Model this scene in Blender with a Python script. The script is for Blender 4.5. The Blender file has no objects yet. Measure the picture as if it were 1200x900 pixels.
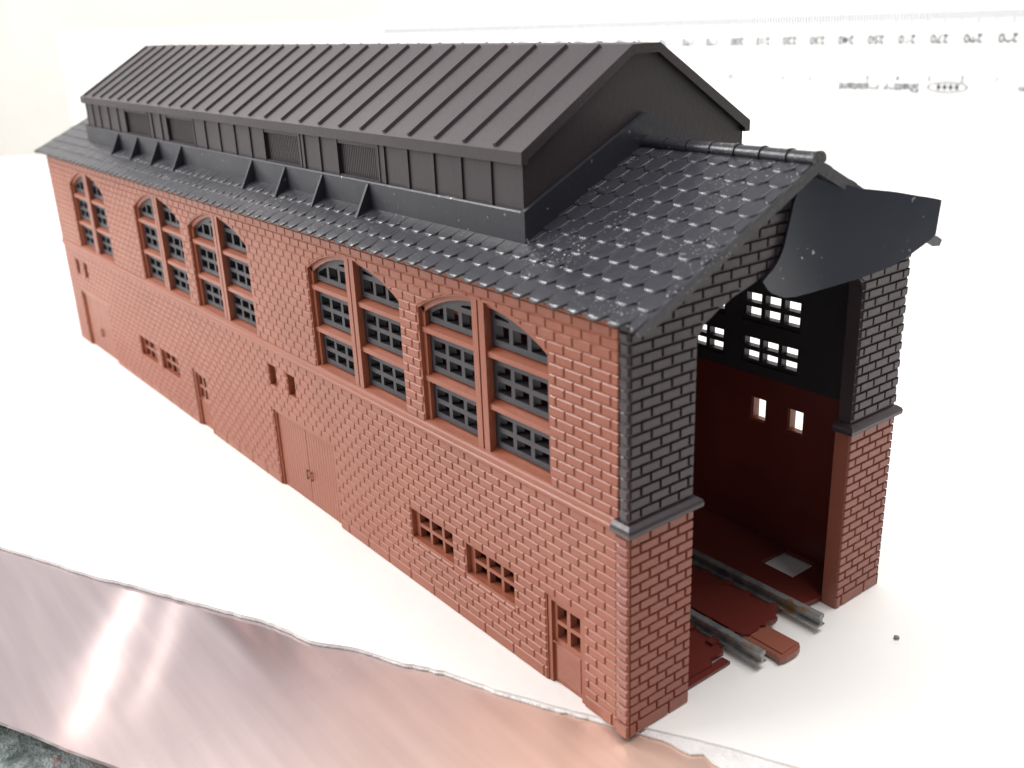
import bpy, bmesh, math, random
from mathutils import Vector, Matrix
random.seed(7)
S = 0.01                      # one model unit (about 0.9 mm of the real kit) in Blender units
scene = bpy.context.scene
col = scene.collection
PI = math.pi

# ------------------------------------------------------------------ materials
def mat(name, base, rough=0.5, metal=0.0, spec=0.5, coat=0.0, coat_rough=0.2):
    m = bpy.data.materials.new(name); m.use_nodes = True
    b = m.node_tree.nodes['Principled BSDF']
    b.inputs['Base Color'].default_value = (*base, 1); b.inputs['Roughness'].default_value = rough
    b.inputs['Metallic'].default_value = metal; b.inputs['Specular IOR Level'].default_value = spec
    b.inputs['Coat Weight'].default_value = coat; b.inputs['Coat Roughness'].default_value = coat_rough
    return m, m.node_tree, b
def noise(nt, scale, detail=4, rough=.55, stretch=None):
    tc = nt.nodes.new('ShaderNodeTexCoord'); n = nt.nodes.new('ShaderNodeTexNoise')
    n.inputs['Scale'].default_value = scale; n.inputs['Detail'].default_value = detail; n.inputs['Roughness'].default_value = rough
    src = tc.outputs['Object']
    if stretch:
        mp = nt.nodes.new('ShaderNodeMapping'); mp.inputs['Scale'].default_value = stretch[0]; mp.inputs['Rotation'].default_value = stretch[1]
        nt.links.new(src, mp.inputs['Vector']); src = mp.outputs['Vector']
    nt.links.new(src, n.inputs['Vector'])
    return n.outputs['Fac']
def ramp(nt, fac, stops):
    r = nt.nodes.new('ShaderNodeValToRGB'); nt.links.new(fac, r.inputs['Fac'])
    while len(r.color_ramp.elements) < len(stops): r.color_ramp.elements.new(.5)
    for e, (p, c) in zip(r.color_ramp.elements, stops):
        e.position = p; e.color = (*c, 1) if len(c) == 3 else c
    return r.outputs['Color']
def mixc(nt, fac, a, b, blend='MIX'):
    m = nt.nodes.new('ShaderNodeMix'); m.data_type = 'RGBA'; m.blend_type = blend
    for sock, v in ((m.inputs['Factor'], fac), (m.inputs['A'], a), (m.inputs['B'], b)):
        pass
    fi, ai, bi = m.inputs[0], m.inputs[6], m.inputs[7]
    for sock, v in ((fi, fac), (ai, a), (bi, b)):
        if hasattr(v, 'links'): nt.links.new(v, sock)
        elif isinstance(v, (int, float)): sock.default_value = v
        else: sock.default_value = (*v, 1)
    return m.outputs[2]
def bump(nt, b, fac, strength, dist):
    n = nt.nodes.new('ShaderNodeBump'); n.inputs['Strength'].default_value = strength; n.inputs['Distance'].default_value = dist
    nt.links.new(fac, n.inputs['Height']); nt.links.new(n.outputs['Normal'], b.inputs['Normal'])
def plastic(name, c1, c2, rough, specks=0.0, spec=0.5, speck_scale=260, bumpiness=.25, rr=.08):
    m, nt, b = mat(name, c1, rough, spec=spec)
    n = noise(nt, 9, 5)
    c = ramp(nt, n, [(.3, c1), (.7, c2)])
    if specks > 0:
        s = noise(nt, speck_scale, 1.5, .4)
        f = ramp(nt, s, [(.735 - specks, (0, 0, 0)), (.755 - specks, (1, 1, 1))])
        s2 = noise(nt, 14, 3)
        f2 = ramp(nt, s2, [(.47, (0, 0, 0)), (.6, (1, 1, 1))])
        mm = nt.nodes.new('ShaderNodeMath'); mm.operation = 'MULTIPLY'; nt.links.new(f, mm.inputs[0]); nt.links.new(f2, mm.inputs[1])
        c = mixc(nt, mm.outputs[0], c, (.42, .41, .40))
    nt.links.new(c, b.inputs['Base Color'])
    rn = noise(nt, 30, 4)
    mr = nt.nodes.new('ShaderNodeMapRange'); mr.inputs['To Min'].default_value = rough - rr; mr.inputs['To Max'].default_value = rough + rr
    nt.links.new(rn, mr.inputs['Value']); nt.links.new(mr.outputs['Result'], b.inputs['Roughness'])
    bump(nt, b, noise(nt, 160, 3), bumpiness, .0012)
    return m
M = {}
M['brick'] = plastic('red_brick_plastic', (.262, .077, .041), (.30, .093, .051), .39, spec=.45)
M['pier'] = plastic('brown_brick_plastic', (.235, .074, .049), (.27, .088, .058), .40)
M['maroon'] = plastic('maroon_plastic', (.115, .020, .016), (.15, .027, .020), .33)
M['black'] = plastic('black_brick_plastic', (.033, .023, .028), (.041, .029, .034), .38)
M['tile'] = plastic('dark_tile_plastic', (.019, .019, .026), (.028, .027, .034), .30, specks=.055, speck_scale=430, bumpiness=.35)
M['flash'] = plastic('blue_black_plastic', (.019, .020, .028), (.026, .027, .035), .42, specks=.01, speck_scale=180)
M['clere'] = plastic('brown_black_plastic', (.031, .023, .026), (.041, .031, .034), .48, specks=.0, speck_scale=200)
M['glaz'] = plastic('charcoal_plastic', (.022, .021, .027), (.031, .029, .036), .45)
M['hood'] = plastic('scuffed_black_plastic', (.014, .017, .030), (.019, .023, .038), .22, specks=.015, speck_scale=170, bumpiness=.04)
def m_rail():
    m, nt, b = mat('rail_steel', (.3, .3, .3), .42, .6)
    f = noise(nt, 40, 5)
    nt.links.new(ramp(nt, f, [(.36, (.16, .18, .20)), (.55, (.36, .36, .35)), (.66, (.30, .20, .10))]), b.inputs['Base Color'])
    bump(nt, b, noise(nt, 90, 3), .3, .002); return m
M['rail'] = m_rail()
def m_table():
    m, nt, b = mat('white_paint', (.8, .79, .77), .55)
    f = noise(nt, 2.2, 5)
    c = ramp(nt, f, [(.3, (.80, .775, .745)), (.65, (.84, .825, .805))])
    nt.links.new(c, b.inputs['Base Color'])
    bump(nt, b, noise(nt, 24, 5), .18, .006); return m
M['white'] = m_table()
def m_torn():
    m, nt, b = mat('torn_paper', (.7, .68, .68), .8)
    f = noise(nt, 26, 6, .65)
    nt.links.new(ramp(nt, f, [(.35, (.68, .655, .655)), (.6, (.80, .78, .77))]), b.inputs['Base Color'])
    bump(nt, b, f, .7, .02); return m
M['torn'] = m_torn()
def m_wall():
    m, nt, b = mat('wall_paint', (.78, .775, .75), .6)
    f = noise(nt, 1.6, 4)
    nt.links.new(ramp(nt, f, [(.3, (.60, .592, .555)), (.7, (.65, .642, .615))]), b.inputs['Base Color'])
    bump(nt, b, noise(nt, 9, 4), .12, .01); return m
M['wall'] = m_wall()
def m_copper():
    m, nt, b = mat('copper', (.8, .6, .5), .26, .65)
    tc = nt.nodes.new('ShaderNodeTexCoord'); sp = nt.nodes.new('ShaderNodeSeparateXYZ'); nt.links.new(tc.outputs['Object'], sp.inputs[0])
    # tarnish: a grey-lilac film towards one end of the sheet, bare orange copper at the other
    nz = noise(nt, 3.2, 5)
    a = nt.nodes.new('ShaderNodeMath'); a.operation = 'MULTIPLY_ADD'; nt.links.new(nz, a.inputs[0]); a.inputs[1].default_value = .35
    nt.links.new(sp.outputs['Y'], a.inputs[2])
    mr = nt.nodes.new('ShaderNodeMapRange'); mr.inputs['From Min'].default_value = -.02; mr.inputs['From Max'].default_value = .62
    nt.links.new(a.outputs[0], mr.inputs['Value'])
    c = ramp(nt, mr.outputs['Result'], [(0, (.93, .60, .40)), (.35, (.86, .60, .49)), (.7, (.52, .405, .40)), (1, (.42, .345, .36))])
    st = noise(nt, 60, 3, .5, ((1, .06, 1), (0, 0, math.radians(-25.5))))
    c2 = mixc(nt, .16, c, ramp(nt, st, [(.3, (.45, .40, .40)), (.7, (.95, .85, .80))]))
    nt.links.new(c2, b.inputs['Base Color'])
    r2 = nt.nodes.new('ShaderNodeMapRange'); r2.inputs['From Min'].default_value = .20; r2.inputs['From Max'].default_value = .40
    r2.interpolation_type = 'SMOOTHSTEP'; r2.inputs['To Min'].default_value = .34; r2.inputs['To Max'].default_value = .085
    nt.links.new(sp.outputs['Y'], r2.inputs['Value'])
    r3 = nt.nodes.new('ShaderNodeMath'); r3.operation = 'MULTIPLY_ADD'; r3.inputs[1].default_value = .03
    nt.links.new(noise(nt, 11, 5), r3.inputs[0]); nt.links.new(r2.outputs['Result'], r3.inputs[2]); nt.links.new(r3.outputs[0], b.inputs['Roughness'])
    bump(nt, b, noise(nt, 3, 2), .05, .02); return m
M['copper'] = m_copper()
def m_bench():
    m, nt, b = mat('cluttered_bench', (.3, .3, .3), .7)
    f = noise(nt, 17, 6, .7)
    nt.links.new(ramp(nt, f, [(.36, (.10, .13, .12)), (.46, (.30, .36, .34)), (.54, (.55, .60, .60)), (.62, (.45, .26, .25))]), b.inputs['Base Color'])
    bump(nt, b, f, .6, .03); return m
M['bench'] = m_bench()
M['ruler'] = mat('ruler_plastic', (.84, .85, .85), .3)[0]
M['ink'] = mat('ruler_ink', (.008, .014, .022), .7)[0]
M['inkpale'] = mat('ruler_tick_ink', (.12, .15, .165), .7)[0]
M['crumb'] = mat('grey_crumb', (.2, .2, .22), .8)[0]

# ------------------------------------------------------------------ mesh helpers
class MB:
    def __init__(self): self.v = []; self.f = []; self.mi = []; self.sm = []
    def add(self, verts, faces, mi=0, smooth=False):
        o = len(self.v); self.v += [tuple(p) for p in verts]
        for f in faces:
            self.f.append([i + o for i in f]); self.mi.append(mi); self.sm.append(smooth)
    def box(self, x0, x1, y0, y1, z0, z1, mi=0):
        self.add([(x0,y0,z0),(x1,y0,z0),(x1,y1,z0),(x0,y1,z0),(x0,y0,z1),(x1,y0,z1),(x1,y1,z1),(x0,y1,z1)],
                 [(0,3,2,1),(4,5,6,7),(0,1,5,4),(1,2,6,5),(2,3,7,6),(3,0,4,7)], mi)
    def mbox(self, m, u0, u1, v0, v1, w0, w1, mi=0):          # box in wall coordinates
        P = [m(u, v, w) for w in (w0, w1) for (u, v) in ((u0,v0),(u1,v0),(u1,v1),(u0,v1))]
        self.add(P, [(0,3,2,1),(4,5,6,7),(0,1,5,4),(1,2,6,5),(2,3,7,6),(3,0,4,7)], mi)
    def prism(self, poly, fn, a, b, mi=0):                    # fn(p, t): profile point p at extrusion t
        n = len(poly)
        P = [fn(p, a) for p in poly] + [fn(p, b) for p in poly]
        F = [tuple(range(n))[::-1], tuple(range(n, 2*n))] + [(i, (i+1) % n, n + (i+1) % n, n + i) for i in range(n)]
        self.add(P, F, mi)
    def frustum(self, m, poly, inset, w0, w1, mi=0):          # raised block on a wall, open behind
        q = offset(poly, inset); n = len(poly)
        P = [m(u, v, w0) for u, v in poly] + [m(u, v, w1) for u, v in q]
        self.add(P, [tuple(range(n, 2*n))] + [(i, (i+1) % n, n + (i+1) % n, n + i) for i in range(n)], mi)
def offset(poly, d):
    n = len(poly); A = sum(poly[i][0]*poly[(i+1)%n][1]-poly[(i+1)%n][0]*poly[i][1] for i in range(n))
    s = 1 if A > 0 else -1; out = []
    us = [p[0] for p in poly]; vs = [p[1] for p in poly]
    d = min(d, .3*min(max(us)-min(us), max(vs)-min(vs)))
    for i in range(n):
        p0, p1, p2 = Vector(poly[i-1]), Vector(poly[i]), Vector(poly[(i+1)%n])
        e1 = (p1-p0); e2 = (p2-p1)
        if e1.length < 1e-6 or e2.length < 1e-6: out.append(tuple(p1)); continue
        e1.normalize(); e2.normalize()
        n1 = Vector((-e1.y, e1.x))*s; n2 = Vector((-e2.y, e2.x))*s
        b = n1+n2
        if b.length < 1e-3: b = n1.copy()
        b.normalize(); k = min(1/max(b.dot(n1), .35), 2)
        out.append(tuple(p1 + b*d*k))
    return out
def slab2(outer, holes, t):                                    # flat plate with holes, centred on w=0
    cu = bpy.data.curves.new('t', 'CURVE'); cu.dimensions = '2D'; cu.fill_mode = 'BOTH'; cu.extrude = t/2
    for pl in [outer] + holes:
        sp = cu.splines.new('POLY'); sp.points.add(len(pl)-1)
        for i, (u, v) in enumerate(pl): sp.points[i].co = (u, v, 0, 1)
        sp.use_cyclic_u = True
    ob = bpy.data.objects.new('t', cu); col.objects.link(ob)
    dg = bpy.context.evaluated_depsgraph_get(); dg.update()
    me = bpy.data.meshes.new_from_object(ob.evaluated_get(dg))
    V = [tuple(v.co) for v in me.vertices]; F = [tuple(p.vertices) for p in me.polygons]
    bpy.data.objects.remove(ob); bpy.data.curves.remove(cu); bpy.data.meshes.remove(me)
    return V, F
def text_mesh(txt, size):
    cu = bpy.data.curves.new('t', 'FONT'); cu.body = txt; cu.size = size; cu.align_x = 'CENTER'; cu.align_y = 'CENTER'; cu.offset = .028*size
    ob = bpy.data.objects.new('t', cu); col.objects.link(ob)
    dg = bpy.context.evaluated_depsgraph_get(); dg.update()
    me = bpy.data.meshes.new_from_object(ob.evaluated_get(dg))
    V = [tuple(v.co) for v in me.vertices]; F = [tuple(p.vertices) for p in me.polygons]
    bpy.data.objects.remove(ob); bpy.data.curves.remove(cu); bpy.data.meshes.remove(me)
    return V, F
ORIG = {}
def link(name, mb, m, parent=None, origin=None, recalc=True):
    if origin is None: origin = ORIG[parent.name] if parent else (0, 0, 0)
    me = bpy.data.meshes.new(name)
    me.from_pydata([((x-origin[0])*S, (y-origin[1])*S, (z-origin[2])*S) for x, y, z in mb.v], [], mb.f)
    for mm in (m if isinstance(m, list) else [m]): me.materials.append(mm)
    for p, i, s in zip(me.polygons, mb.mi, mb.sm): p.material_index = i; p.use_smooth = s
    if recalc:
        bm = bmesh.new(); bm.from_mesh(me); bmesh.ops.recalc_face_normals(bm, faces=bm.faces); bm.to_mesh(me); bm.free()
    me.update()
    o = bpy.data.objects.new(name, me); col.objects.link(o); ORIG[o.name] = origin
    po = ORIG[parent.name] if parent else (0, 0, 0)
    o.parent = parent; o.location = [(a-b)*S for a, b in zip(origin, po)]
    return o
def empty(name, loc):
    o = bpy.data.objects.new(name, None); col.objects.link(o); o.empty_display_size = .05
    o.location = [c*S for c in loc]; ORIG[o.name] = tuple(loc); return o
def tag(o, label, cat, group=None):
    o['label'] = label; o['category'] = cat
    if group: o['group'] = group
    return o
def copy_tree(o, parent):
    c = o.copy(); col.objects.link(c); c.parent = parent
    for ch in [k for k in bpy.data.objects if k.parent == o and k is not c]: copy_tree(ch, c)
    return c

# ------------------------------------------------------------------ measures of the shed (model units)
W, L, H, HL = 40.0, 172.3, 40.9, 21.3
ML = lambda u, v, w: (-w, u, v)            # left wall: u along the shed, v up, w outward
MR = lambda u, v, w: (W + w, u, v)
MF = lambda u, v, w: (u, -w, v)            # front
MB_ = lambda u, v, w: (u, L + w, v)        # rear
T = 1.6
CX = 20.0
shed = tag(empty('engine_shed', (CX, L/2, 0)),
           'red and black plastic model engine shed with arched windows and dark tiled roof', 'model building')

def arch_top(o, y):
    a = (o['b']-o['a'])/2; r = o['crown']-o['spring']
    if r <= 0: return o['spring']
    R = (a*a+r*r)/(2*r); c = (o['a']+o['b'])/2
    return o['crown'] - R + math.sqrt(max(0, R*R-(y-c)**2))
def arch_poly(o, n=14, g=0.0):
    P = [(o['a']-g, o['z']-g), (o['b']+g, o['z']-g)]
    if o['crown'] <= o['spring']: return P + [(o['b']+g, o['spring']+g), (o['a']-g, o['spring']+g)]
    return P + [(o['b']+g-(o['b']-o['a']+2*g)*i/n, arch_top(o, o['b']-(o['b']-o['a'])*i/n)+g) for i in range(n+1)]
def rect(a, b, z0, z1): return dict(a=a, b=b, z=z0, spring=z1, crown=z1)

def bricks(mb, m, u0, u1, v0, v1, n_courses, blen, opens, cap=None, phase=0.0, raise_=.22, joint=.15, marg=.10, mi=0, jit=.0, inset=.07):
    ch = (v1-v0)/n_courses
    for k in range(n_courses):
        z0 = v0+k*ch+joint/2; z1 = v0+(k+1)*ch-joint/2
        start = u0 - blen + ((.5*blen) if k % 2 else 0) + phase
        cuts = [u0]
        x = start
        while x < u1:
            if x > u0+.35 and x < u1-.35: cuts.append(x)
            x += blen
        cuts.append(u1)
        for a, b in zip(cuts[:-1], cuts[1:]):
            a += joint/2 if a > u0 else 0; b -= joint/2 if b < u1 else 0
            near = [o for o in opens if o['b']+marg > a and o['a']-marg < b and max(o['crown'], o['spring'])+marg > z0 and o['z']-marg < z1]
            bp = {a, b}
            curved = cap is not None
            for o in near:
                for e in (o['a']-marg, o['b']+marg):
                    if a < e < b: bp.add(e)
                if o['crown'] > o['spring'] and z1 > o['spring']-.2: curved = True
            if curved:
                nn = max(2, int((b-a)/.4))
                for i in range(1, nn): bp.add(a+(b-a)*i/nn)
            bp = sorted(bp)
            # spans with their clipped heights at both ends
            run = []
            def flush():
                if not run: return
                bot = [(run[0][0], run[0][2])]; top = [(run[0][0], run[0][3])]
                for (ua, ub, b0, t0, b1, t1) in run:
                    pass
                run.clear()
            poly_b, poly_t = [], []
            def emit():
                if len(poly_b) >= 2 and poly_b[-1][0]-poly_b[0][0] > .22:
                    P = []
                    for p in poly_b + poly_t[::-1]:
                        if not P or (abs(P[-1][0]-p[0])+abs(P[-1][1]-p[1])) > .02: P.append(p)
                    if len(P) >= 3:
                        # drop collinear points
                        Q = []
                        for i in range(len(P)):
                            p0, p1, p2 = P[i-1], P[i], P[(i+1) % len(P)]
                            if abs((p1[0]-p0[0])*(p2[1]-p1[1])-(p1[1]-p0[1])*(p2[0]-p1[0])) > 1e-4: Q.append(p1)
                        hgt = max(q[1] for q in Q)-min(q[1] for q in Q) if len(Q) >= 3 else 0
                        if hgt > .25: mb.frustum(m, Q, inset, 0, raise_+random.uniform(-jit, jit), mi)
                poly_b.clear(); poly_t.clear()
            def clip(y, mid):
                lo, hi = z0, z1
                if cap is not None: hi = min(hi, cap(y))
                for o in near:
                    if o['a']-marg < mid < o['b']+marg:
                        yt = min(max(y, o['a']), o['b'])
                        t = arch_top(o, yt)+marg; bt = o['z']-marg
                        if hi-t >= bt-lo: lo = max(lo, t)
                        else: hi = min(hi, bt)
                return lo, hi
            for p, q in zip(bp[:-1], bp[1:]):
                if q-p < 1e-4: continue
                mid = (p+q)/2
                l0, h0 = clip(p, mid); l1, h1 = clip(q, mid)
                if h0-l0 < .12 or h1-l1 < .12:
                    emit(); continue
                if poly_b and (abs(poly_b[-1][1]-l0) > .03 or abs(poly_t[-1][1]-h0) > .03): emit()
                if not poly_b: poly_b.append((p, l0)); poly_t.append((p, h0))
                poly_b.append((q, l1)); poly_t.append((q, h1))
            emit()

# ------------------------------------------------------------------ side walls
WW = 10.55                                  # half width of an arched opening
SILL, SPRING, CROWN = 22.5, 35.4, 38.3
def arched(c): return dict(a=c-WW, b=c+WW, z=SILL, spring=SPRING, crown=CROWN)
win_c_left = [20.75, 45.65, 84.7, 109.4, 147.6]
win_c_right = [20.6, 45.6, 84.7, 109.4, 147.6]
sw_left = [(20.85, 'a'), (31.8, 'a'), (114.4, 'a'), (125.4, 'a')]
door_left = [8.7, 100.7]
big_left = [63.3, 156.2]
vent_left = [64.9, 70.7, 158.3, 163.9]
vent_right = [11.2, 16.6, 75.0, 80.6]
SW = (4.2, 6.05, 10.1)                      # half width, bottom, top
DR = (2.75, 0.0, 10.2)
BD = (8.9, 0.0, 12.0)
VT = (1.12, 15.9, 19.0)
def side_wall(m, wins, sws, doors, bigs, vents, gaps=()):
    opens = [arched(c) for c in wins] + [rect(c-SW[0], c+SW[0], SW[1], SW[2]) for c in sws] + [rect(c-VT[0], c+VT[0], VT[1], VT[2]) for c in vents]
    notches = sorted([(c-DR[0], c+DR[0], DR[2]) for c in doors] + [(c-BD[0], c+BD[0], BD[2]) for c in bigs] + list(gaps))
    outer = [(.9, 0)]
    for a, b, t in notches: outer += [(a, 0), (a, t), (b, t), (b, 0)]
    outer += [(L, 0), (L, H), (.9, H)]
    V, F = slab2(outer, [arch_poly(o) for o in opens], T)
    mb = MB(); mb.add([m(u, v, w-T/2) for u, v, w in V], F)
    mb.mi = [1 if sum(abs(mb.v[i][0]-(T if m is ML else W-T)) for i in f) < 1e-3 else 0 for f in mb.f]  # inner faces take the darker maroon, painting the interior's shade into the wall
    allo = opens + [rect(a, b, -1, t) for a, b, t in notches]
    bricks(mb, m, 1.45, L, 0, 1.45, 1, 5.0, allo, phase=.6, raise_=.125, joint=.10, inset=.11)
    bricks(mb, m, 1.45, L, 1.45, HL-.05, 20, 2.36, allo, phase=.3, raise_=.125, joint=.10, inset=.11)
    bricks(mb, m, 1.2, L, HL+1.15, H-.1, 18, 2.36, allo, phase=.9, raise_=.125, joint=.10, inset=.11)
    # rim moulding round each arched opening
    return mb
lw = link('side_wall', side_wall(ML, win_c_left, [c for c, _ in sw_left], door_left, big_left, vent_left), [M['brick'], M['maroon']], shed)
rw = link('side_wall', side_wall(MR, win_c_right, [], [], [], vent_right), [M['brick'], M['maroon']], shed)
# string courses along both long walls
for m in (ML, MR):
    mb = MB()
    prof = [(-.3, HL-.15), (.22, HL-.1), (.34, HL+.05), (.34, HL+.32), (.20, HL+.45), (.20, HL+.95), (.05, HL+1.15), (-.3, HL+1.2)]
    mb.prism(prof, lambda p, t, m=m: m(t, p[1], p[0]), 1.35, L+.25)
    link('string_course', mb, M['brick'], shed)

# ------------------------------------------------------------------ end walls, piers, portal
SLOPE = 10.5/21.7
ROOF0 = (-1.7, 41.0)
def roof_z(x): x = min(x, 2*CX-x); return ROOF0[1] + (x-ROOF0[0])*SLOPE      # top of the tiles
under = lambda x: roof_z(x) - 1.35
XP0, XP1 = 7.95, 32.15
arch_pts = [(XP0, 37.0), (8.15, 37.7), (8.9, 38.45), (10.4, 39.25), (12.5, 40.1), (16, 41.0), (20, 41.4)]
arch_pts = arch_pts + [(2*CX-x, z) for x, z in arch_pts[-2::-1]]
arch_pts[-1] = (XP1, 37.0)
def portal_top(y):
    for (a, za), (b, zb) in zip(arch_pts[:-1], arch_pts[1:]):
        if a <= y <= b: return za+(zb-za)*(y-a)/max(1e-6, b-a)
    return 37.0
_at = arch_top
def arch_top(o, y):
    return portal_top(y) if o.get('portal') else _at(o, y)
ZL = 22.55                                                                # top of the dark ledges
mb = MB()
outer = [(0, ZL-.2), (XP0, ZL-.2)] + arch_pts + [(XP1, ZL-.2), (W, ZL-.2), (W, under(W)), (CX, under(CX)), (0, under(0))]
V, F = slab2(outer, [], 1.5)
mb.add([MF(u, v, w-.75) for u, v, w in V], F)
po = dict(a=XP0, b=XP1, z=-5, spring=36.9, crown=41.4, portal=True)
bricks(mb, MF, 0.0, W, ZL+.15, ZL+.15+28, 28, 2.36, [po], cap=lambda x: min(under(x)-1.0, 60), phase=1.2, raise_=.24, joint=.17, marg=.16)
# dark quoins returning onto the side walls
for m, s in ((lambda u, v, w: (-w, u, v), 0), (lambda u, v, w: (W+w, u, v), 1)):
    mb.mbox(m, -.02, .95, ZL-.2, 40.2, -1.0, .12)
    for k in range(9):
        z = ZL+.3+2*k
        mb.frustum(m, [(-.22, z), (.9, z), (.9, z+.86), (-.22, z+.86)], .16, .1, .42)
        mb.frustum(m, [(-.05, z+1.02), (.9, z+1.02), (.9, z+1.84), (-.05, z+1.84)], .1, .1, .24)
link('portal_gable', mb, M['black'], shed)

def pier(x0, x1, side):
    mb = MB()
    mb.box(x0, x1, 0, 1.7, 0, ZL-.9)
    bricks(mb, MF, x0, x1, .0, 1.5, 1, 4.3, [], phase=.9, raise_=.24, joint=.17)
    bricks(mb, MF, x0, x1, 1.5, HL-.1, 20, 2.36, [], phase=1.2, raise_=.24, joint=.17)
    m = ML if side < 0 else MR
    mb.mbox(m, .02, 1.45, 0, ZL-.9, -1.0, .12)
    for k in range(20):
        z = 1.55+.985*k
        mb.frustum(m, [(-.23, z), (1.38, z), (1.38, z+.88), (-.23, z+.88)], .17, .1, .40 if k % 2 else .34)
    mb.frustum(m, [(-.23, 0), (1.38, 0), (1.38, 1.45), (-.23, 1.45)], .12, .1, .40)
    return link('gate_pier', mb, M['pier'], shed)
pier(0, XP0, -1); pier(XP1, W, 1)
def ledge(x0, x1):
    mb = MB()
    prof = [(-.7, HL+.02), (.62, HL+.02), (.80, HL+.18), (.80, HL+.75), (.62, HL+.92), (.25, HL+1.12), (-.7, HL+1.15)]
    y0, y1 = (-.62, 1.55)
    # bar across the front with its returns, as a rounded plate
    def ring(e, z): return [(x0-e, -e, z), (x1+e, -e, z), (x1+e, 1.6, z), (x0-e, 1.6, z)]
    lev = [(.5, HL+.0), (.74, HL+.16), (.78, HL+.55), (.66, HL+.85), (.30, HL+1.12), (.0, HL+1.2)]
    V = []; F = []
    for e, z in lev: V += ring(e, z)
    for i in range(len(lev)-1):
        for j in range(4): F.append((4*i+j, 4*i+(j+1) % 4, 4*i+4+(j+1) % 4, 4*i+4+j))
    F.append((3, 2, 1, 0)); F.append(tuple(range(len(V)-4, len(V))))
    mb.add(V, F); return link('pier_ledge', mb, M['black'], shed)
ledge(0, XP0); ledge(XP1, W)

mb = MB()
V, F = slab2([(0, 0), (W, 0), (W, under(W)), (CX, under(CX)), (0, under(0))], [], 1.5)
mb.add([MB_(u, v, w-.75) for u, v, w in V], F)
bricks(mb, MB_, 0, W, 0, 50, 50, 2.36, [], cap=lambda x: under(x)-.4)
link('end_wall', mb, M['brick'], shed)

# ------------------------------------------------------------------ arched windows
def make_window(m, c):
    o = arched(c); mb = MB()
    # mullion in two flat strips with a groove
    t = CROWN-.02
    mb.mbox(m, c-1.0, c-.12, SILL, t-.0, -1.55, -.06); mb.mbox(m, c+.12, c+1.0, SILL, t, -1.55, -.06)
    mb.mbox(m, c-.3, c+.3, SILL, t-.1, -1.5, -.22)
    # side jambs, a little inside the opening
    for s in (-1, 1):
        a, b = sorted((c+s*(WW-.02), c+s*(WW-.62)))
        mb.mbox(m, a, b, SILL, SPRING+.1, -1.55, -.42)
    # transoms with a sloping weathered top
    for z in (27.3, 32.75):
        mb.prism([(-.28, z), (-.28, z+.55), (-1.5, z+1.05), (-1.5, z)], lambda p, t_: m(t_, p[1], p[0]), c-WW+.05, c-1.0+.02)
        mb.prism([(-.28, z), (-.28, z+.55), (-1.5, z+1.05), (-1.5, z)], lambda p, t_: m(t_, p[1], p[0]), c+1.0-.02, c+WW-.05)
    # sloping sill
    mb.prism([(.03, SILL-.04), (.03, SILL+.12), (-1.52, SILL+.62), (-1.52, SILL-.04)], lambda p, t_: m(t_, p[1], p[0]), c-WW+.03, c+WW-.03)
    # arch rib
    n = 16; o2 = dict(o)
    P, Q = [], []
    for i in range(n+1):
        y = c-WW+2*WW*i/n; z = arch_top(o, y)
        P.append((y, z-.01)); Q.append((c+(y-c)*.965, z-.5))
    V = []; F = []
    for w in (-1.5, -.42):
        V += [m(u, v, w) for u, v in P] + [m(u, v, w) for u, v in Q]
    k = n+1
    for i in range(n):
        F += [(i, i+1, k+i+1, k+i), (2*k+i, 2*k+i+1, 3*k+i+1, 3*k+i), (k+i, k+i+1, 3*k+i+1, 3*k+i)]
    mb.add(V, F)
    w = link('arched_window', mb, M['brick'], shed, origin=m(c, 0, 0))
    # glazing bars, one piece per light
    for s in (-1, 1):
        ua, ub = sorted((c+s*1.02, c+s*(WW-.63)))
        for zi, (z0, z1) in enumerate(((23.15, 27.1), (28.45, 32.6), (33.9, 99))):
            f, bar = .64, .56
            def top(u): return min(z1, arch_top(o, min(max(u, o['a']), o['b']))-.52)
            if zi < 2: outer = [(ua, z0), (ub, z0), (ub, z1), (ua, z1)]
            else:
                outer = [(ua, z0), (ub, z0)] + [(ub-(ub-ua)*i/10, max(z0+.05, top(ub-(ub-ua)*i/10))) for i in range(11)]
            zt = z1 if zi < 2 else 37.5
            pw = (ub-ua-2*f-2*bar)/3; ph = (min(zt, 37.9)-z0-2*f-bar)/2
            if zi == 2: ph = 1.5
            holes = []
            for ci in range(3):
                for ri in range(2):
                    a = ua+f+ci*(pw+bar); b = a+pw; q0 = z0+f+ri*(ph+bar); q1 = q0+ph
                    if zi < 2: holes.append([(a, q0), (b, q0), (b, q1), (a, q1)])
                    else:
                        pts = [(a+(b-a)*i/8, min(q1 if ri == 0 else 99, top(a+(b-a)*i/8)-f)) for i in range(9)]
                        pts = [p for p in pts if p[1]-q0 > .12]
                        if len(pts) >= 3: holes.append([(pts[0][0], q0), (pts[-1][0], q0)] + pts[::-1])
            V, F = slab2(outer, holes, .95)
            g = MB(); g.add([m(u, v, ww-1.35) for u, v, ww in V], F)
            link('glazing_bars', g, M['glaz'], w)
    return w
w0 = make_window(ML, win_c_left[0])
for c in win_c_left[1:]:
    k = copy_tree(w0, shed); k.location.y = (c-L/2)*S
w1 = make_window(MR, win_c_right[0])
for c in win_c_right[1:]:
    k = copy_tree(w1, shed); k.location.y = (c-L/2)*S

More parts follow.
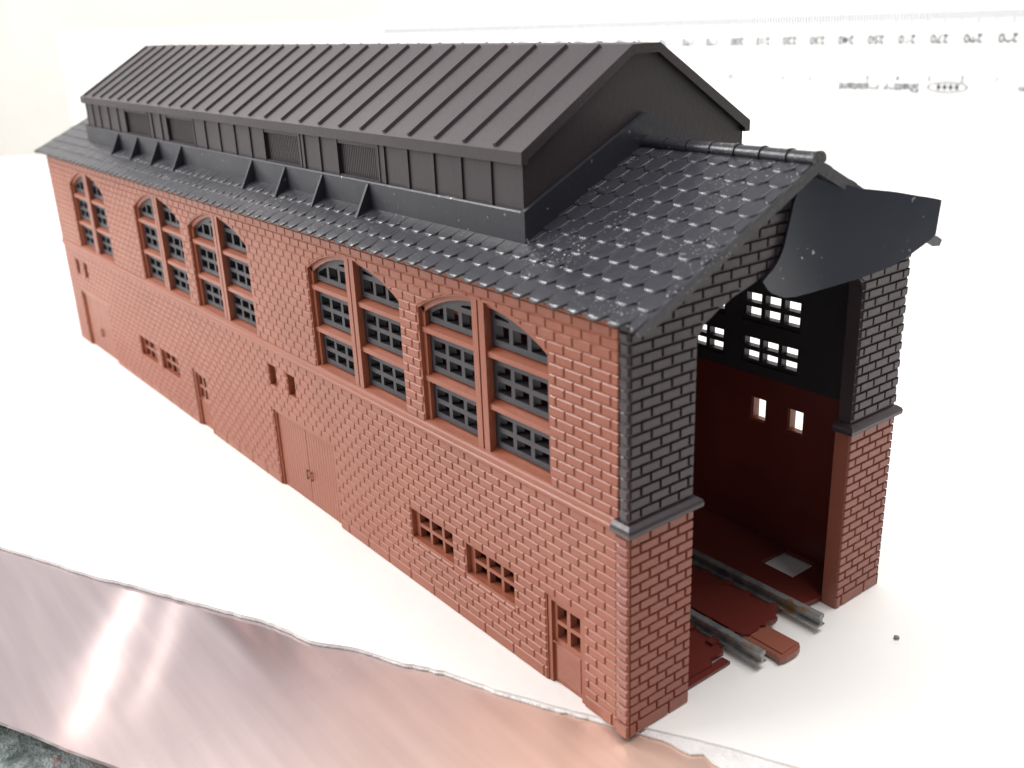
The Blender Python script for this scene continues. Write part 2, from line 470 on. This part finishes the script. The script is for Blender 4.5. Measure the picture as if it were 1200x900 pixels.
# black sheet behind the windows, with an opening for every light
for m, wins in ((ML, win_c_left), (MR, win_c_right)):
    holes = []
    for c in wins:
        for s in (-1, 1):
            ua, ub = sorted((c+s*1.3, c+s*(WW-1.0)))
            for z0, z1 in ((23.3, 27.0), (28.5, 32.5), (34.0, 36.6)): holes.append([(ua, z0), (ub, z0), (ub, z1), (ua, z1)])
    V, F = slab2([(1.8, 22.0), (L-2, 22.0), (L-2, 40.4), (1.8, 40.4)], holes, .35)
    g = MB(); g.add([m(u, v, w-T-.24) for u, v, w in V], F)
    link('window_backing', g, M['glaz'], shed)
# small six-pane windows
def make_small(m, c):
    hw, z0, z1 = SW; mb = MB()
    u0, u1 = c-hw+.02, c+hw-.02
    holes = []; f, b = .35, .45; pw = (u1-u0-2*f-2*b-.5)/3; ph = (z1-z0-2*f-b)/2
    for i in range(3):
        for j in range(2):
            a = u0+f+i*(pw+b); q = z0+f+j*(ph+b); holes.append([(a, q), (a+pw, q), (a+pw, q+ph), (a, q+ph)])
    V, F = slab2([(u0, z0), (u1, z0), (u1, z1), (u0, z1)], holes, .8)
    mb.add([m(u, v, w-.95) for u, v, w in V], F)
    mb.mbox(m, u0, u1, z0-.01, z0+.3, -.9, .02)
    return link('small_window', mb, M['brick'], shed, origin=m(c, 0, 0))
s0 = make_small(ML, sw_left[0][0])
for c, _ in sw_left[1:]:
    k = copy_tree(s0, shed); k.location.y = (c-L/2)*S
# slit vents
def make_vent(m, c):
    hw, z0, z1 = VT; mb = MB()
    V, F = slab2([(c-hw, z0), (c+hw, z0), (c+hw, z1), (c-hw, z1)], [[(c-hw+.22, z0+.25), (c+hw-.22, z0+.25), (c+hw-.22, z1-.2), (c-hw+.22, z1-.2)]], .7)
    mb.add([m(u, v, w-1.05) for u, v, w in V], F)
    return link('slit_vent', mb, M['brick'], shed, origin=m(c, 0, 0))
v0 = make_vent(ML, vent_left[0])
for c in vent_left[1:]:
    k = copy_tree(v0, shed); k.location.y = (c-L/2)*S
v1 = make_vent(MR, vent_right[0])
for c in vent_right[1:]:
    k = copy_tree(v1, shed); k.location.y = (c-L/2)*S
# service doors with a four-pane light
def make_door(m, c):
    hw, z0, z1 = DR; mb = MB()
    u0, u1 = c-hw, c+hw
    for a, b in ((u0+.02, u0+.55), (u1-.55, u1-.02)): mb.mbox(m, a, b, .02, z1-.02, -1.4, -.12)
    mb.mbox(m, u0+.5, u1-.5, z1-.5, z1-.03, -1.4, -.14)
    d = link('service_door', mb, M['brick'], shed, origin=m(c, 0, 0))
    a0, a1 = u0+.56, u1-.56
    pw = (a1-a0-1.5)/2; holes = []
    for i in range(2):
        for j in range(2):
            a = a0+.5+i*(pw+.5); q = 5.35+j*2.15; holes.append([(a, q), (a+pw, q), (a+pw, q+1.7), (a, q+1.7)])
    V, F = slab2([(a0, .05), (a1, .05), (a1, z1-.52), (a0, z1-.52)], holes, .9)
    g = MB(); g.add([m(u, v, w-.9) for u, v, w in V], F)
    for i in range(11):
        z = .7+.37*i
        g.prism([(-.47, z), (-.30, z+.03), (-.47, z+.30)], lambda p, t_: m(t_, p[1], p[0]), a0+.45, a1-.45)
    link('door_leaf', g, M['brick'], d)
    h = MB(); h.mbox(m, a1-.33, a1-.12, 4.85, 5.05, -.46, -.16); h.mbox(m, a1-.75, a1-.12, 4.9, 5.02, -.26, -.14)
    link('door_handle', h, M['brick'], d)
    return d
d0 = make_door(ML, door_left[0])
for c in door_left[1:]:
    k = copy_tree(d0, shed); k.location.y = (c-L/2)*S
# wide plank doors
def make_big(m, c):
    hw, z0, z1 = BD; mb = MB()
    u0, u1 = c-hw, c+hw
    for a, b in ((u0+.02, u0+.4), (u1-.4, u1-.02)): mb.mbox(m, a, b, .02, z1-.02, -1.4, -.18)
    mb.mbox(m, u0+.38, u1-.38, z1-.4, z1-.03, -1.4, -.2)
    d = link('double_door', mb, M['brick'], shed, origin=m(c, 0, 0))
    for s in (-1, 1):
        a, b = sorted((c+s*.05, c+s*(hw-.42))); g = MB(); n = 11; pw = (b-a)/n
        g.mbox(m, a, b, .05, z1-.42, -1.0, -.5)
        for i in range(n): g.mbox(m, a+i*pw+.04, a+(i+1)*pw-.04, .06, z1-.43, -.6, -.40)
        lf = link('door_leaf', g, M['brick'], d)
        h = MB(); x = c+s*.55
        h.mbox(m, x-.12, x+.12, 3.7, 5.2, -.2, -.08); h.mbox(m, x-.1, x+.1, 3.8, 4.0, -.42, -.15); h.mbox(m, x-.1, x+.1, 4.9, 5.1, -.42, -.15)
        link('door_handle', h, M['brick'], d)
    return d
b0 = make_big(ML, big_left[0])
for c in big_left[1:]:
    k = copy_tree(b0, shed); k.location.y = (c-L/2)*S

# ------------------------------------------------------------------ tiled roof
Y0, Y1 = -2.35, 174.4
mb = MB()
def xs(u, side):                                # distance up the slope -> profile point on the tile plane
    ln = math.hypot(21.7, 10.5); x = ROOF0[0]+u*21.7/ln; z = ROOF0[1]-.42+u*10.5/ln
    return (x if side < 0 else 2*CX-x, z)
NX, NZ = -10.5/math.hypot(21.7, 10.5), 21.7/math.hypot(21.7, 10.5)
def RP(side):
    def f(u, y, h):                             # h above the tile plane
        x, z = xs(u, -1); x += NX*h; z += NZ*h
        return (x if side < 0 else 2*CX-x, y, z)
    return f
LS = math.hypot(21.7, 10.5)
e = xs(0, -1); r = (CX, xs(LS, -1)[1])
chev = [(e[0]+.75, e[1]-.1), (e[0]+.55, e[1]+.25), r, (2*CX-e[0]-.55, e[1]+.25), (2*CX-e[0]-.75, e[1]-.1), (CX, r[1]-1.0)]
for a, b in ((Y0, Y1),):
    for half in ([chev[0], chev[1], chev[2], chev[5]], [chev[5], chev[2], chev[3], chev[4]]):
        mb.prism(half, lambda p, t: (p[0], t, p[1]), a, b)
TW, RS = 2.45, 2.17
for side in (-1, 1):
    f = RP(side)
    for k in range(12):
        u0 = .0+RS*k-.1
        if u0 > LS-.6: continue
        off = 0 if k % 2 else TW/2
        y = Y0-TW+off
        while y < Y1+TW:
            c = y+TW/2
            # tiles hidden under the clerestory are left out
            if not (k > 4 and 21.5 < c < 150):
                a = max(c-TW/2+.015, Y0); b = min(c+TW/2-.015, Y1)
                if b-a > .5:
                    t1, t0 = c-.55, c+.55
                    ut = min(u0+RS+.55, LS); um = u0+.85
                    cl = lambda yy: min(max(yy, a), b)
                    hj = random.uniform(-.02, .03)
                    # plan outline of the exposed tile, from the head round the tapering tail; the tail has a rolled lip
                    pl = [(ut, a), (um, a), (u0+.22, cl(t1-.2)), (u0, cl(t1)), (u0, cl(t0)), (u0+.22, cl(t0+.2)), (um, b), (ut, b)]
                    cu_, cy_ = u0+1.3, c
                    lv = [(.22, .19), (.12, .165), (.035, .10), (.0, .01), (.0, -.03)]
                    V = []; F = []
                    for ins, hh in lv:
                        for (uu, yy) in pl:
                            if uu > um+.1: V.append(f(uu, yy, .05 if hh > .08 else -.02)); continue
                            du = cu_-uu; dy = cy_-yy; dl = math.hypot(du, dy)+1e-6
                            k2 = ins*(1.5 if uu < u0+.1 else .7)
                            V.append(f(uu+du/dl*k2, yy+dy/dl*k2*.8, hh+hj))
                    top_ = [V[i] for i in range(8)]
                    for q in range(len(lv)-1):
                        for i in range(7): F.append((8*q+i, 8*q+i+1, 8*q+9+i, 8*q+8+i))
                    mb.add(V, F, smooth=True); mb.add(top_, [tuple(range(8))])
            y += TW
# raised verge boards at both ends
for yv0, yv1 in ((Y0-.12, Y0+.12), (Y1-.1, Y1+.1)):
    for side in (-1, 1):
        f = RP(side)
        zc0 = xs(LS, -1)[1]
        q = [f(.1, 0, -.55), f(.05, 0, .10)]; q2 = f(1.2, 0, -.95)
        P = [(q[0][0], q[0][2]), (q[1][0], q[1][2]), (CX, zc0+.10/NZ), (CX, zc0-.95/NZ), (q2[0], q2[2])]
        mb.prism(P, lambda p, t: (p[0], t, p[1]), yv0, yv1)
roof = link('tiled_roof', mb, M['tile'], shed)
mb = MB()
zc = 51.2; R0 = .66; n = 12; y = Y0-.15
while y < Y1:
    if 21 < y < 148:
        if mb.v: link('ridge_cap', mb, M['tile'], roof); mb = MB()
        y += 2.9; continue
    y2 = min(y+2.9, Y1)
    rings = [(y, R0+.10), (y+.20, R0+.10), (y+.26, R0+.02), (y2, R0-.02)]
    V = []; F = []
    for yy, R in rings:
        for i in range(n+1):
            a = PI*(-.12+1.24*i/n); V.append((CX+1.3*R*math.cos(a), yy, zc+R*math.sin(a)-.05))
    for j in range(3):
        for i in range(n): F.append((j*(n+1)+i, j*(n+1)+i+1, (j+1)*(n+1)+i+1, (j+1)*(n+1)+i))
    F.append(tuple(range(n+1))[::-1]); F.append(tuple(range(3*(n+1), 4*(n+1))))
    mb.add(V, F, smooth=False)
    y += 2.9
link('ridge_cap', mb, M['tile'], roof)

# ------------------------------------------------------------------ clerestory
CY0, CY1 = 18.0, 154.4
XW = 4.55
panels = [(44.7, 53.8), (63.8, 74.0), (99.2, 110.4), (119.4, 131.0)]
mb = MB()
MC = {-1: (lambda u, v, w: (XW-w, u, v)), 1: (lambda u, v, w: (2*CX-XW+w, u, v))}
battens = [23.6, 28.5, 33.4, 38.4, 43.2, 58.35, 62.6, 78.6, 83.75, 89.2, 94.5, 113.2, 117.3, 135.0, 140.3, 145.5, 149.7]
for s in (-1, 1):
    m = MC[s]
    V, F = slab2([(CY0+1.1, 42.2), (CY1-1.1, 42.2), (CY1-1.1, 50.9), (CY0+1.1, 50.9)], [[(a, 46.6), (b, 46.6), (b, 50.2), (a, 50.2)] for a, b in panels], .7)
    mb.add([m(u, v, w-.35) for u, v, w in V], F)
    for y in battens: mb.mbox(m, y-.28, y+.28, 46.3, 50.75, -.05, .2)
    for y in (CY0+.57, CY1-.95): mb.mbox(m, y, y+.4, 45, 50.75, -.05, .10)
    for a, b in panels:
        for y in (a-.35, b+.0): mb.mbox(m, y, y+.35, 46.3, 50.7, -.05, .10)
g = [(XW, 42.5), (2*CX-XW, 42.5), (2*CX-XW, 51.3), (22.1, 59.75), (17.9, 59.75), (XW, 51.3)]
for yy in (CY0+.6, CY1-1.1):
    mb.prism(g, lambda p, t: (p[0], t, p[1]), yy, yy+.5)
cl = link('clerestory', mb, M['clere'], shed)
for s in (-1, 1):
    for a, b in panels:
        g = MB(); m = MC[s]
        g.mbox(m, a-.1, b+.1, 46.4, 50.4, -.9, -.45)
        n = 22
        for i in range(n):
            y = a+(b-a)*(i+.5)/n; g.mbox(m, y-.12, y+.12, 46.62, 50.18, -.5, -.40)
        link('louver', g, M['clere'], cl)
# clerestory roof with standing ribs
mb = MB()
sec = [(3.9, 50.75), (3.9, 51.9), (18.1, 60.6), (21.9, 60.6), (36.1, 51.9), (36.1, 50.75), (35.3, 50.75), (35.3, 51.15), (21.7, 59.7), (18.3, 59.7), (4.7, 51.15), (4.7, 50.75)]
quads = [[sec[0], sec[1], sec[10], sec[11]], [sec[1], sec[2], sec[9], sec[10]], [sec[2], sec[3], sec[8], sec[9]], [sec[3], sec[4], sec[7], sec[8]], [sec[4], sec[5], sec[6], sec[7]]]
for part, (a, b) in (('whole', (CY0, CY1)),):
    n = len(sec)
    V = [(x, CY0, z) for x, z in sec]+[(x, CY1, z) for x, z in sec]
    F = [(i, (i+1) % n, n+(i+1) % n, n+i) for i in range(n)]
    F += [(0, 1, 10, 11), (1, 2, 9, 10), (2, 3, 8, 9), (3, 4, 7, 8), (4, 5, 6, 7)] + [tuple(n+i for i in q) for q in ((0, 1, 10, 11), (1, 2, 9, 10), (2, 3, 8, 9), (3, 4, 7, 8), (4, 5, 6, 7))]
    mb.add(V, F)
ln = math.hypot(14.2, 8.7); cx_, sx_ = 14.2/ln, 8.7/ln
for s in (-1, 1):
    for i in range(27):
        y = 22.3+5.0*i
        def f(u, yy, h):
            x = 3.9+u*cx_-h*sx_; z = 51.9+u*sx_+h*cx_
            return (x if s < 0 else 2*CX-x, yy, z)
        P = [(y-.30, -.05), (y-.20, .36), (y+.16, .36), (y+.26, -.05)]
        mb.prism(P, lambda p, t: f(t, p[0], p[1]), .38, ln-.45)
link('clerestory_roof', mb, M['clere'], shed)
# flashing skirt and its brackets
mb = MB()
XF = 4.0
for s in (-1, 1):
    X = lambda x: x if s < 0 else 2*CX-x
    x0, x1 = sorted((X(XF), X(XF+.6)))
    mb.prism([(XF, 43.0), (XF, 46.3), (XF+.12, 46.45), (XF+.7, 46.45), (XF+.7, 43.0)], lambda p, t: (X(p[0]), t, p[1]), CY0+.49, CY1-.5)
    for yy in (CY0-.06, CY1-.5):
        P = [(XF, 43.0), (XF, 46.45), (CX, 46.45+(CX-XF)*.478), (CX, 50.4)]
        mb.prism(P, lambda p, t: (X(p[0]), t, p[1]), yy, yy+.55)
fl = link('flashing', mb, M['flash'], shed)
for s in (-1, 1):
    for y in (46.4, 57.4, 67.6, 77.8, 104.2, 114.5, 124.6, 134.8):
        g = MB(); X = lambda x: x if s < 0 else 2*CX-x
        g.prism([(XF+.2, 46.2), (XF-.1, 46.2), (XF-2.0, 42.55), (XF+.2, 43.2)], lambda p, t: (X(p[0]), t, p[1]), y-.22, y+.22)
        link('bracket', g, M['flash'], fl)

# ------------------------------------------------------------------ curved smoke hood over the portal
plan = [(14.5, -.55), (18.5, -.7), (21.5, -1.3), (24.5, -2.6), (28, -4.4), (31.5, -5.8), (36.5, -7.2)]
def plan_at(s):
    for (a, b) in zip(plan[:-1], plan[1:]):
        d = math.dist(a, b)
        if s <= d or b is plan[-1]: return Vector((a[0]+(b[0]-a[0])*s/d, a[1]+(b[1]-a[1])*s/d))
        s -= d
low = [(1.06, 40.9), (2.2, 39.8), (4.06, 38.94), (5.5, 38.8), (7.15, 38.93), (9.39, 39.26), (12.17, 39.8), (15.4, 40.63), (17.31, 41.56), (20.46, 43.28), (20.63, 46.2)]
hi = [(1.06, 40.95), (2.6, 41.9), (3.6, 43.2), (4.4, 46.5), (4.8, 48.3), (5.9, 49.2), (6.8, 49.37), (7.7, 49.15), (9.43, 48.64), (11.57, 48.04), (15.0, 47.49), (17.75, 46.87), (20.63, 46.27)]
def interp(t, s):
    for (a, za), (b, zb) in zip(t[:-1], t[1:]):
        if s <= b: return za+(zb-za)*max(0, s-a)/(b-a)
    return t[-1][1]
def smooth_plan(s):
    P = Vector((0, 0)); n = 7
    for i in range(n): P += plan_at(min(20.7, max(.2, s+(i-3)*.55)))
    return P/n
NS, NZ_ = 44, 10
V = []; F = []
ss = [1.06+(20.63-1.06)*i/NS for i in range(NS+1)]
for lay, dw in ((0, 0), (1, .3)):
    for s in ss:
        p = smooth_plan(s); q = smooth_plan(min(20.63, s+.4))-smooth_plan(max(1.06, s-.4)); q.normalize()
        nrm = Vector((-q.y, q.x))
        p = p+nrm*dw
        lo_, hi_ = interp(low, s), interp(hi, s)
        for j in range(NZ_+1):
            V.append((p.x, p.y, lo_+(hi_-lo_)*j/NZ_))
k = NZ_+1; N1 = (NS+1)*k
for i in range(NS):
    for j in range(NZ_):
        a = i*k+j; F.append((a, a+k, a+k+1, a+1)); F.append((N1+a, N1+a+1, N1+a+k+1, N1+a+k))
mb = MB(); mb.add(V, F, smooth=True)
loop = [i*k for i in range(NS+1)] + [NS*k+j for j in range(1, NZ_+1)] + [i*k+NZ_ for i in range(NS-1, -1, -1)] + [j for j in range(NZ_-1, 0, -1)]
nl = len(loop)
mb.add([V[i] for i in loop]+[V[N1+i] for i in loop], [(i, (i+1) % nl, nl+(i+1) % nl, nl+i) for i in range(nl)])
hood = link('smoke_hood', mb, M['hood'], shed)

# ------------------------------------------------------------------ floor, track
mb = MB()
def jag(x0, x1, y, amp, n):
    return [(x0+(x1-x0)*i/n, y+random.uniform(-amp, amp)) for i in range(n+1)]
edge = [(1.7, 1.9), (9.7, 1.75), (13.5, 1.55), (14.2, 2.3), (16.0, 2.2), (16.4, 3.2), (18.6, 3.2), (19.0, 2.5), (25.2, 2.4), (25.6, 3.4), (28.6, 3.2), (29.2, 2.2), (31.5, 1.8), (33.0, 1.75), (38.3, 1.8)]
V, F = slab2(edge + [(38.3, L-1.7), (1.7, L-1.7)], [[(33.05, 6.3), (37.55, 6.3), (37.7, 11.0), (33.2, 11.0)]], .5)
mb.add([(u, v, w+.55) for u, v, w in V], F)
mb.box(8.2, 15.6, .95, 1.95, .08, .42)
fl_ = link('shed_floor', mb, M['maroon'], shed)
mb = MB()
pe = [(19.2, 3.0)] + [(19.2+.55*i, 2.1+random.uniform(-.22, .22)) for i in range(1, 11)] + [(25.3, 2.9), (25.6, 4.2)]
V, F = slab2(pe + [(25.4, L-4), (19.2, L-4)], [], .5)
mb.add([(u, v, w+1.02) for u, v, w in V], F)
random.seed(3)
for i in range(14):                             # broken rail chairs along both rails
    for x in (18.5, 25.8, 16.2, 28.4):
        y = 3.4+3.1*i+random.uniform(-.3, .3)
        mb.box(x-.5, x+.6, y, y+.9, .7, 1.18+random.uniform(0, .2))
link('track_bed', mb, M['maroon'], fl_)
mb = MB()
V, F = slab2([(19.3, 2.4), (19.4, -1.9), (19.2, -2.5), (19.9, -2.75), (21.5, -2.8), (22.4, -2.6), (22.9, -2.1), (22.9, 1.6), (23.0, 2.3)], [], .62)
mb.add([(u, v, w+.62) for u, v, w in V], F)
V, F = slab2([(19.9, -2.2), (22.3, -2.15), (22.4, 1.9), (20.0, 2.0)], [], .18)
mb.add([(u, v, w+.98) for u, v, w in V], F)
link('coupling_tongue', mb, M['pier'], fl_)
def rail(x, yf):
    mb = MB()
    pr = [(-.62, .82), (.62, .82), (.60, 1.0), (.20, 1.12), (.18, 1.72), (.42, 1.84), (.42, 2.2), (.30, 2.3), (-.30, 2.3), (-.42, 2.2), (-.42, 1.84), (-.18, 1.72), (-.20, 1.12), (-.60, 1.0)]
    mb.prism(pr, lambda p, t: (x+p[0], t, p[1]), yf, L-6)
    return link('rail', mb, M['rail'], shed)
rail(17.35, -1.75); rail(27.2, -1.75)

# ------------------------------------------------------------------ white surface, torn edge, copper, bench
def struct(name, mb, m, recalc=True):
    o = link(name, mb, m, None, (0, 0, 0), recalc); o['kind'] = 'structure'; return o
ET = Vector((.431, -.902)); EN = Vector((.902, .431))
edge = [(-36.86, 80.92), (-32.71, 71.91), (-29.58, 64.41), (-27.08, 60.07), (-25.04, 55.94), (-22.26, 50.24), (-19.6, 45.03), (-17.56, 40.93), (-16.32, 37.61), (-15.4, 33.9), (-12.13, 29.05), (-9.66, 23.49), (-7.33, 19.73), (-5.08, 13.89), (-2.23, 7.94), (-.56, 4.82), (2.6, -.7), (5.2, -5.2), (7.6, -10.3)]
random.seed(11)
def refine(P, n, amp):
    out = []
    for a, b in zip(P[:-1], P[1:]):
        for i in range(n):
            q = Vector(a).lerp(Vector(b), i/n) + EN*random.uniform(-amp, amp); out.append(tuple(q))
    return out+[P[-1]]
left = [tuple(Vector(edge[0])-ET*(8*i)+EN*random.uniform(-.8, .8)) for i in range(70, 0, -1)]
right = [tuple(Vector(edge[-1])+ET*(5*i)+EN*random.uniform(-.7, .7)) for i in range(1, 30)]
E1 = left + refine(edge, 5, .08) + right
back = [(800, -140), (800, 640), (-300, 640)]
mb = MB(); V, F = slab2(E1 + back, [], .25); mb.add([(u, v, w-.125) for u, v, w in V], F)
struct('table_top', mb, M['white'])
def under_w(p):
    t = Vector(p).dot(ET)
    k = .06 if t < -30 else (.06+.5*(t+30)/30 if t < 0 else .56+min(1.9, (t)*.20))
    return k*random.uniform(.6, 1.15)
E2 = [tuple(Vector(p)-EN*under_w(p)) for i, p in enumerate(E1)]
mb = MB(); V, F = slab2(E2 + back, [], .2); mb.add([(u, v, w-.355) for u, v, w in V], F)
struct('torn_underlay', mb, M['torn'])
mb = MB()
def TN(t, n, z): p = ET*t+EN*n; return (p.x, p.y, z)
NT, NN = 60, 8
V = []; F = []
for i in range(NT+1):
    for j in range(NN+1):
        t = -230+330*i/NT; n = -22.3+40*j/NN
        z = -.50-.05*math.sin(t*.11+.3)*max(0, 1-(n+21.8)/24)-.03*math.sin(t*.31)*max(0, 1-(n+21.8)/18)
        if j == 0: n += random.uniform(-.12, .12)
        V.append(TN(t, n, z))
for i in range(NT):
    for j in range(NN):
        a = i*(NN+1)+j; F.append((a, a+1, a+NN+2, a+NN+1))
mb.add(V, F, smooth=True)
row = [V[i*(NN+1)] for i in range(NT+1)]         # the cut front edge, crisp
mb.add(row+[(x, y, z-.4) for x, y, z in row], [(i, i+1, NT+2+i, NT+1+i) for i in range(NT)])
cs = link('copper_sheet', mb, M['copper'], None, (0, 0, -.8)); tag(cs, 'tarnished shiny copper sheet lying along the torn edge of the white surface', 'metal sheet')
mb = MB()
N = 60; V = []; F = []
for i in range(N+1):
    for j in range(N+1):
        t = -150+260*i/N; n = -120+140*j/N
        V.append(TN(t, n, -5.5+random.uniform(-.6, .6)))
for i in range(N):
    for j in range(N):
        a = i*(N+1)+j; F.append((a, a+1, a+N+2, a+N+1))
mb.add(V, F); struct('bench', mb, M['bench'])
mb = MB(); mb.box(-900, 900, -900, 900, -12, -10); struct('ground', mb, M['bench'])

# walls: one along the right (ruler stands against it), one across the back
RD = Vector((-.18, .984)); RD.normalize(); RNn = Vector((-RD.y, RD.x))      # RNn points to the shed (-X)
RO = Vector((297, 119))
RZ0, RZ1 = 28.0, 59.5
def RW(u, v, w): p = RO+RD*u+RNn*w; return (p.x, p.y, v)
mb = MB(); mb.mbox(RW, -420, 560, -2, 190, -9, -1.2); struct('wall', mb, M['white'])
mb = MB(); mb.mbox(RW, -420, 520, -1.5, RZ0, -1.3, 3.2); struct('window_ledge', mb, M['white'])
BN = Vector((.61, .79)); BN.normalize(); BT = Vector((BN.y, -BN.x))
BO = Vector((76, 559))
def BW(u, v, w): p = BO+BT*u-BN*w; return (p.x, p.y, v)
mb = MB(); mb.mbox(BW, -600, 400, -2, 190, -10, 0)
struct('wall', mb, M['wall'])
mb = MB()
mb.prism([(0, 0), (400, 0), (400, 2), (2, 2)], lambda p, t: BW(34+p[0], t, p[1]), -1.5, 64)
struct('wall_panel', mb, M['white'])

# ruler
mb = MB()
mb.mbox(RW, -26, 336, RZ0+.02, RZ1, -1.1, -.2)
CM = 11.38
for i in range(-15, 291):
    u = (i)*CM/10
    ln_ = 4.6 if i % 10 == 0 else (3.6 if i % 5 == 0 else 2.8)
    if i % 10 == 0: pass
    mb.mbox(RW, u-.24, u+.24, RZ1-.5-ln_, RZ1-.4, -.21, -.15, 2)
def put(txt, u, z, size, mi=1):
    V, F = text_mesh(txt, size); mb.add([RW(u+x, z-y, -.14) for x, y, _ in V], F, mi)
for i in range(0, 29):
    put(str(290-10*i), i*CM+1.2, 50.1, 4.3)
    put(str(i+1), i*CM+3.2, 36.6, 2.9)
mb.mbox(RW, -26, 336, RZ0+.08, RZ0+.42, -.21, -.15, 2)      # ink strip painting in the shaded line along the lower edge
put('cm', -6.0, 33.3, 3.4)
put('Shatter resistant', 44.5, 33.3, 4.6)
P = []
cx0 = 19.5
outer = [(cx0+7.2*math.cos(2*PI*i/24), 33.6+2.0*math.sin(2*PI*i/24)) for i in range(24)]
inner = [(cx0+6.5*math.cos(2*PI*i/24), 33.6+1.5*math.sin(2*PI*i/24)) for i in range(24)]
V = [RW(u, v, -.14) for u, v in outer]+[RW(u, v, -.14) for u, v in inner]
mb.add(V, [(i, (i+1) % 24, 24+(i+1) % 24, 24+i) for i in range(24)], 1)
for i in range(4): mb.mbox(RW, cx0-4+2.1*i, cx0-2.6+2.1*i, 32.8, 34.5, -.21, -.14, 1)
ru = link('ruler', mb, [M['ruler'], M['ink'], M['inkpale']], None, RW(150, RZ0, 0)); tag(ru, 'long white plastic ruler standing upside down on edge against the white wall', 'ruler')

# small grey crumb by the track
bm = bmesh.new(); bmesh.ops.create_icosphere(bm, subdivisions=2, radius=.32*S)
for v in bm.verts: v.co *= random.uniform(.7, 1.2); v.co.z *= .6
me = bpy.data.meshes.new('crumb'); bm.to_mesh(me); bm.free(); me.materials.append(M['crumb'])
cr = bpy.data.objects.new('crumb', me); col.objects.link(cr); cr.location = (32.2*S, -7.65*S, .22*S)
tag(cr, 'tiny dark grey crumb on the white surface right of the rails', 'crumb')

# ------------------------------------------------------------------ camera (solved from the photograph's perspective)
cam = bpy.data.cameras.new('camera'); co = bpy.data.objects.new('camera', cam); col.objects.link(co)
RV = (1.833941, -0.663380, 0.408881)
th = Vector(RV).length
Rc = Matrix.Rotation(th, 3, Vector(RV))       # world -> camera (x right, y down, z forward)
r0, r1, r2 = Rc[0], Rc[1], Rc[2]
Mw = Matrix((r0, -r1, -r2)).transposed().to_4x4()
Mw.translation = Vector((-53.1180, -53.6335, 63.7109))*S
co.matrix_world = Mw
cam.sensor_width = 36; cam.lens = 1158.568/1200*36
cam.clip_start = .01; cam.clip_end = 60
cam.dof.use_dof = True; cam.dof.focus_distance = 112*S; cam.dof.aperture_fstop = 4.8
scene.camera = co

# ------------------------------------------------------------------ light
w = bpy.data.worlds.new('World'); scene.world = w; w.use_nodes = True
nt = w.node_tree; bg = nt.nodes['Background']; bg.inputs['Strength'].default_value = 1.0
# a bright room seen out of focus: pale towards the windows behind the table, dim behind the camera
tc = nt.nodes.new('ShaderNodeTexCoord'); dp = nt.nodes.new('ShaderNodeVectorMath'); dp.operation = 'DOT_PRODUCT'
dv = Vector((-.45, .62, .64)).normalized(); dp.inputs[1].default_value = dv
nt.links.new(tc.outputs['Generated'], dp.inputs[0])
nt.links.new(ramp(nt, dp.outputs['Value'], [(0, (.10, .10, .105)), (.25, (.22, .22, .225)), (.75, (.80, .79, .80))]), bg.inputs['Color'])
def area(name, loc, target, sx, sy, power, color=(1, 1, 1)):
    l = bpy.data.lights.new(name, 'AREA'); l.shape = 'RECTANGLE'; l.size = sx*S; l.size_y = sy*S; l.energy = power; l.color = color
    o = bpy.data.objects.new(name, l); col.objects.link(o); o.location = Vector(loc)*S
    o.rotation_euler = (Vector(target)-Vector(loc)).to_track_quat('-Z', 'Y').to_euler(); return o
def bar(name, a, b, target, width, power, color):
    # a straight tube lamp from a to b, facing the target
    a, b, t = Vector(a), Vector(b), Vector(target); c = (a+b)/2
    yv = (b-a).normalized(); zv = (c-t); zv = (zv-yv*zv.dot(yv)).normalized(); xv = yv.cross(zv)
    l = bpy.data.lights.new(name, 'AREA'); l.shape = 'RECTANGLE'; l.size = width*S; l.size_y = (b-a).length*S; l.energy = power; l.color = color
    o = bpy.data.objects.new(name, l); col.objects.link(o)
    o.matrix_world = Matrix.Translation(c*S) @ Matrix((xv, yv, zv)).transposed().to_4x4(); return o
area('window_light', (-300, 300, 250), (10, 110, 10), 300, 240, 160, (1, .985, .96))
area('window_light', (-150, 420, 420), (0, 60, 20), 150, 120, 190, (1, .985, .97))
area('ceiling_lamp', (150, -70, 560), (25, 10, 10), 360, 360, 330, (1, .985, .965))
area('floor_fill_light', (-110, -400, 430), (30, 5, 5), 110, 110, 35, (1, .97, .94))  # unseen fill light, added to brighten the opening in the shed floor
bar('strip_lamp', (64, 428, 212), (10, 426, 290), (-33, 47, 0), 9, 1.35, (1, .93, .84))
bar('strip_lamp', (94, 430, 208), (45, 428, 292), (-27, 47, 0), 4, .6, (1, .93, .84))

scene.view_settings.view_transform = 'Standard'; scene.view_settings.look = 'None'
scene.view_settings.exposure = 0; scene.view_settings.gamma = 1
scene.cycles.max_bounces = 8; scene.cycles.diffuse_bounces = 4; scene.cycles.use_denoising = True
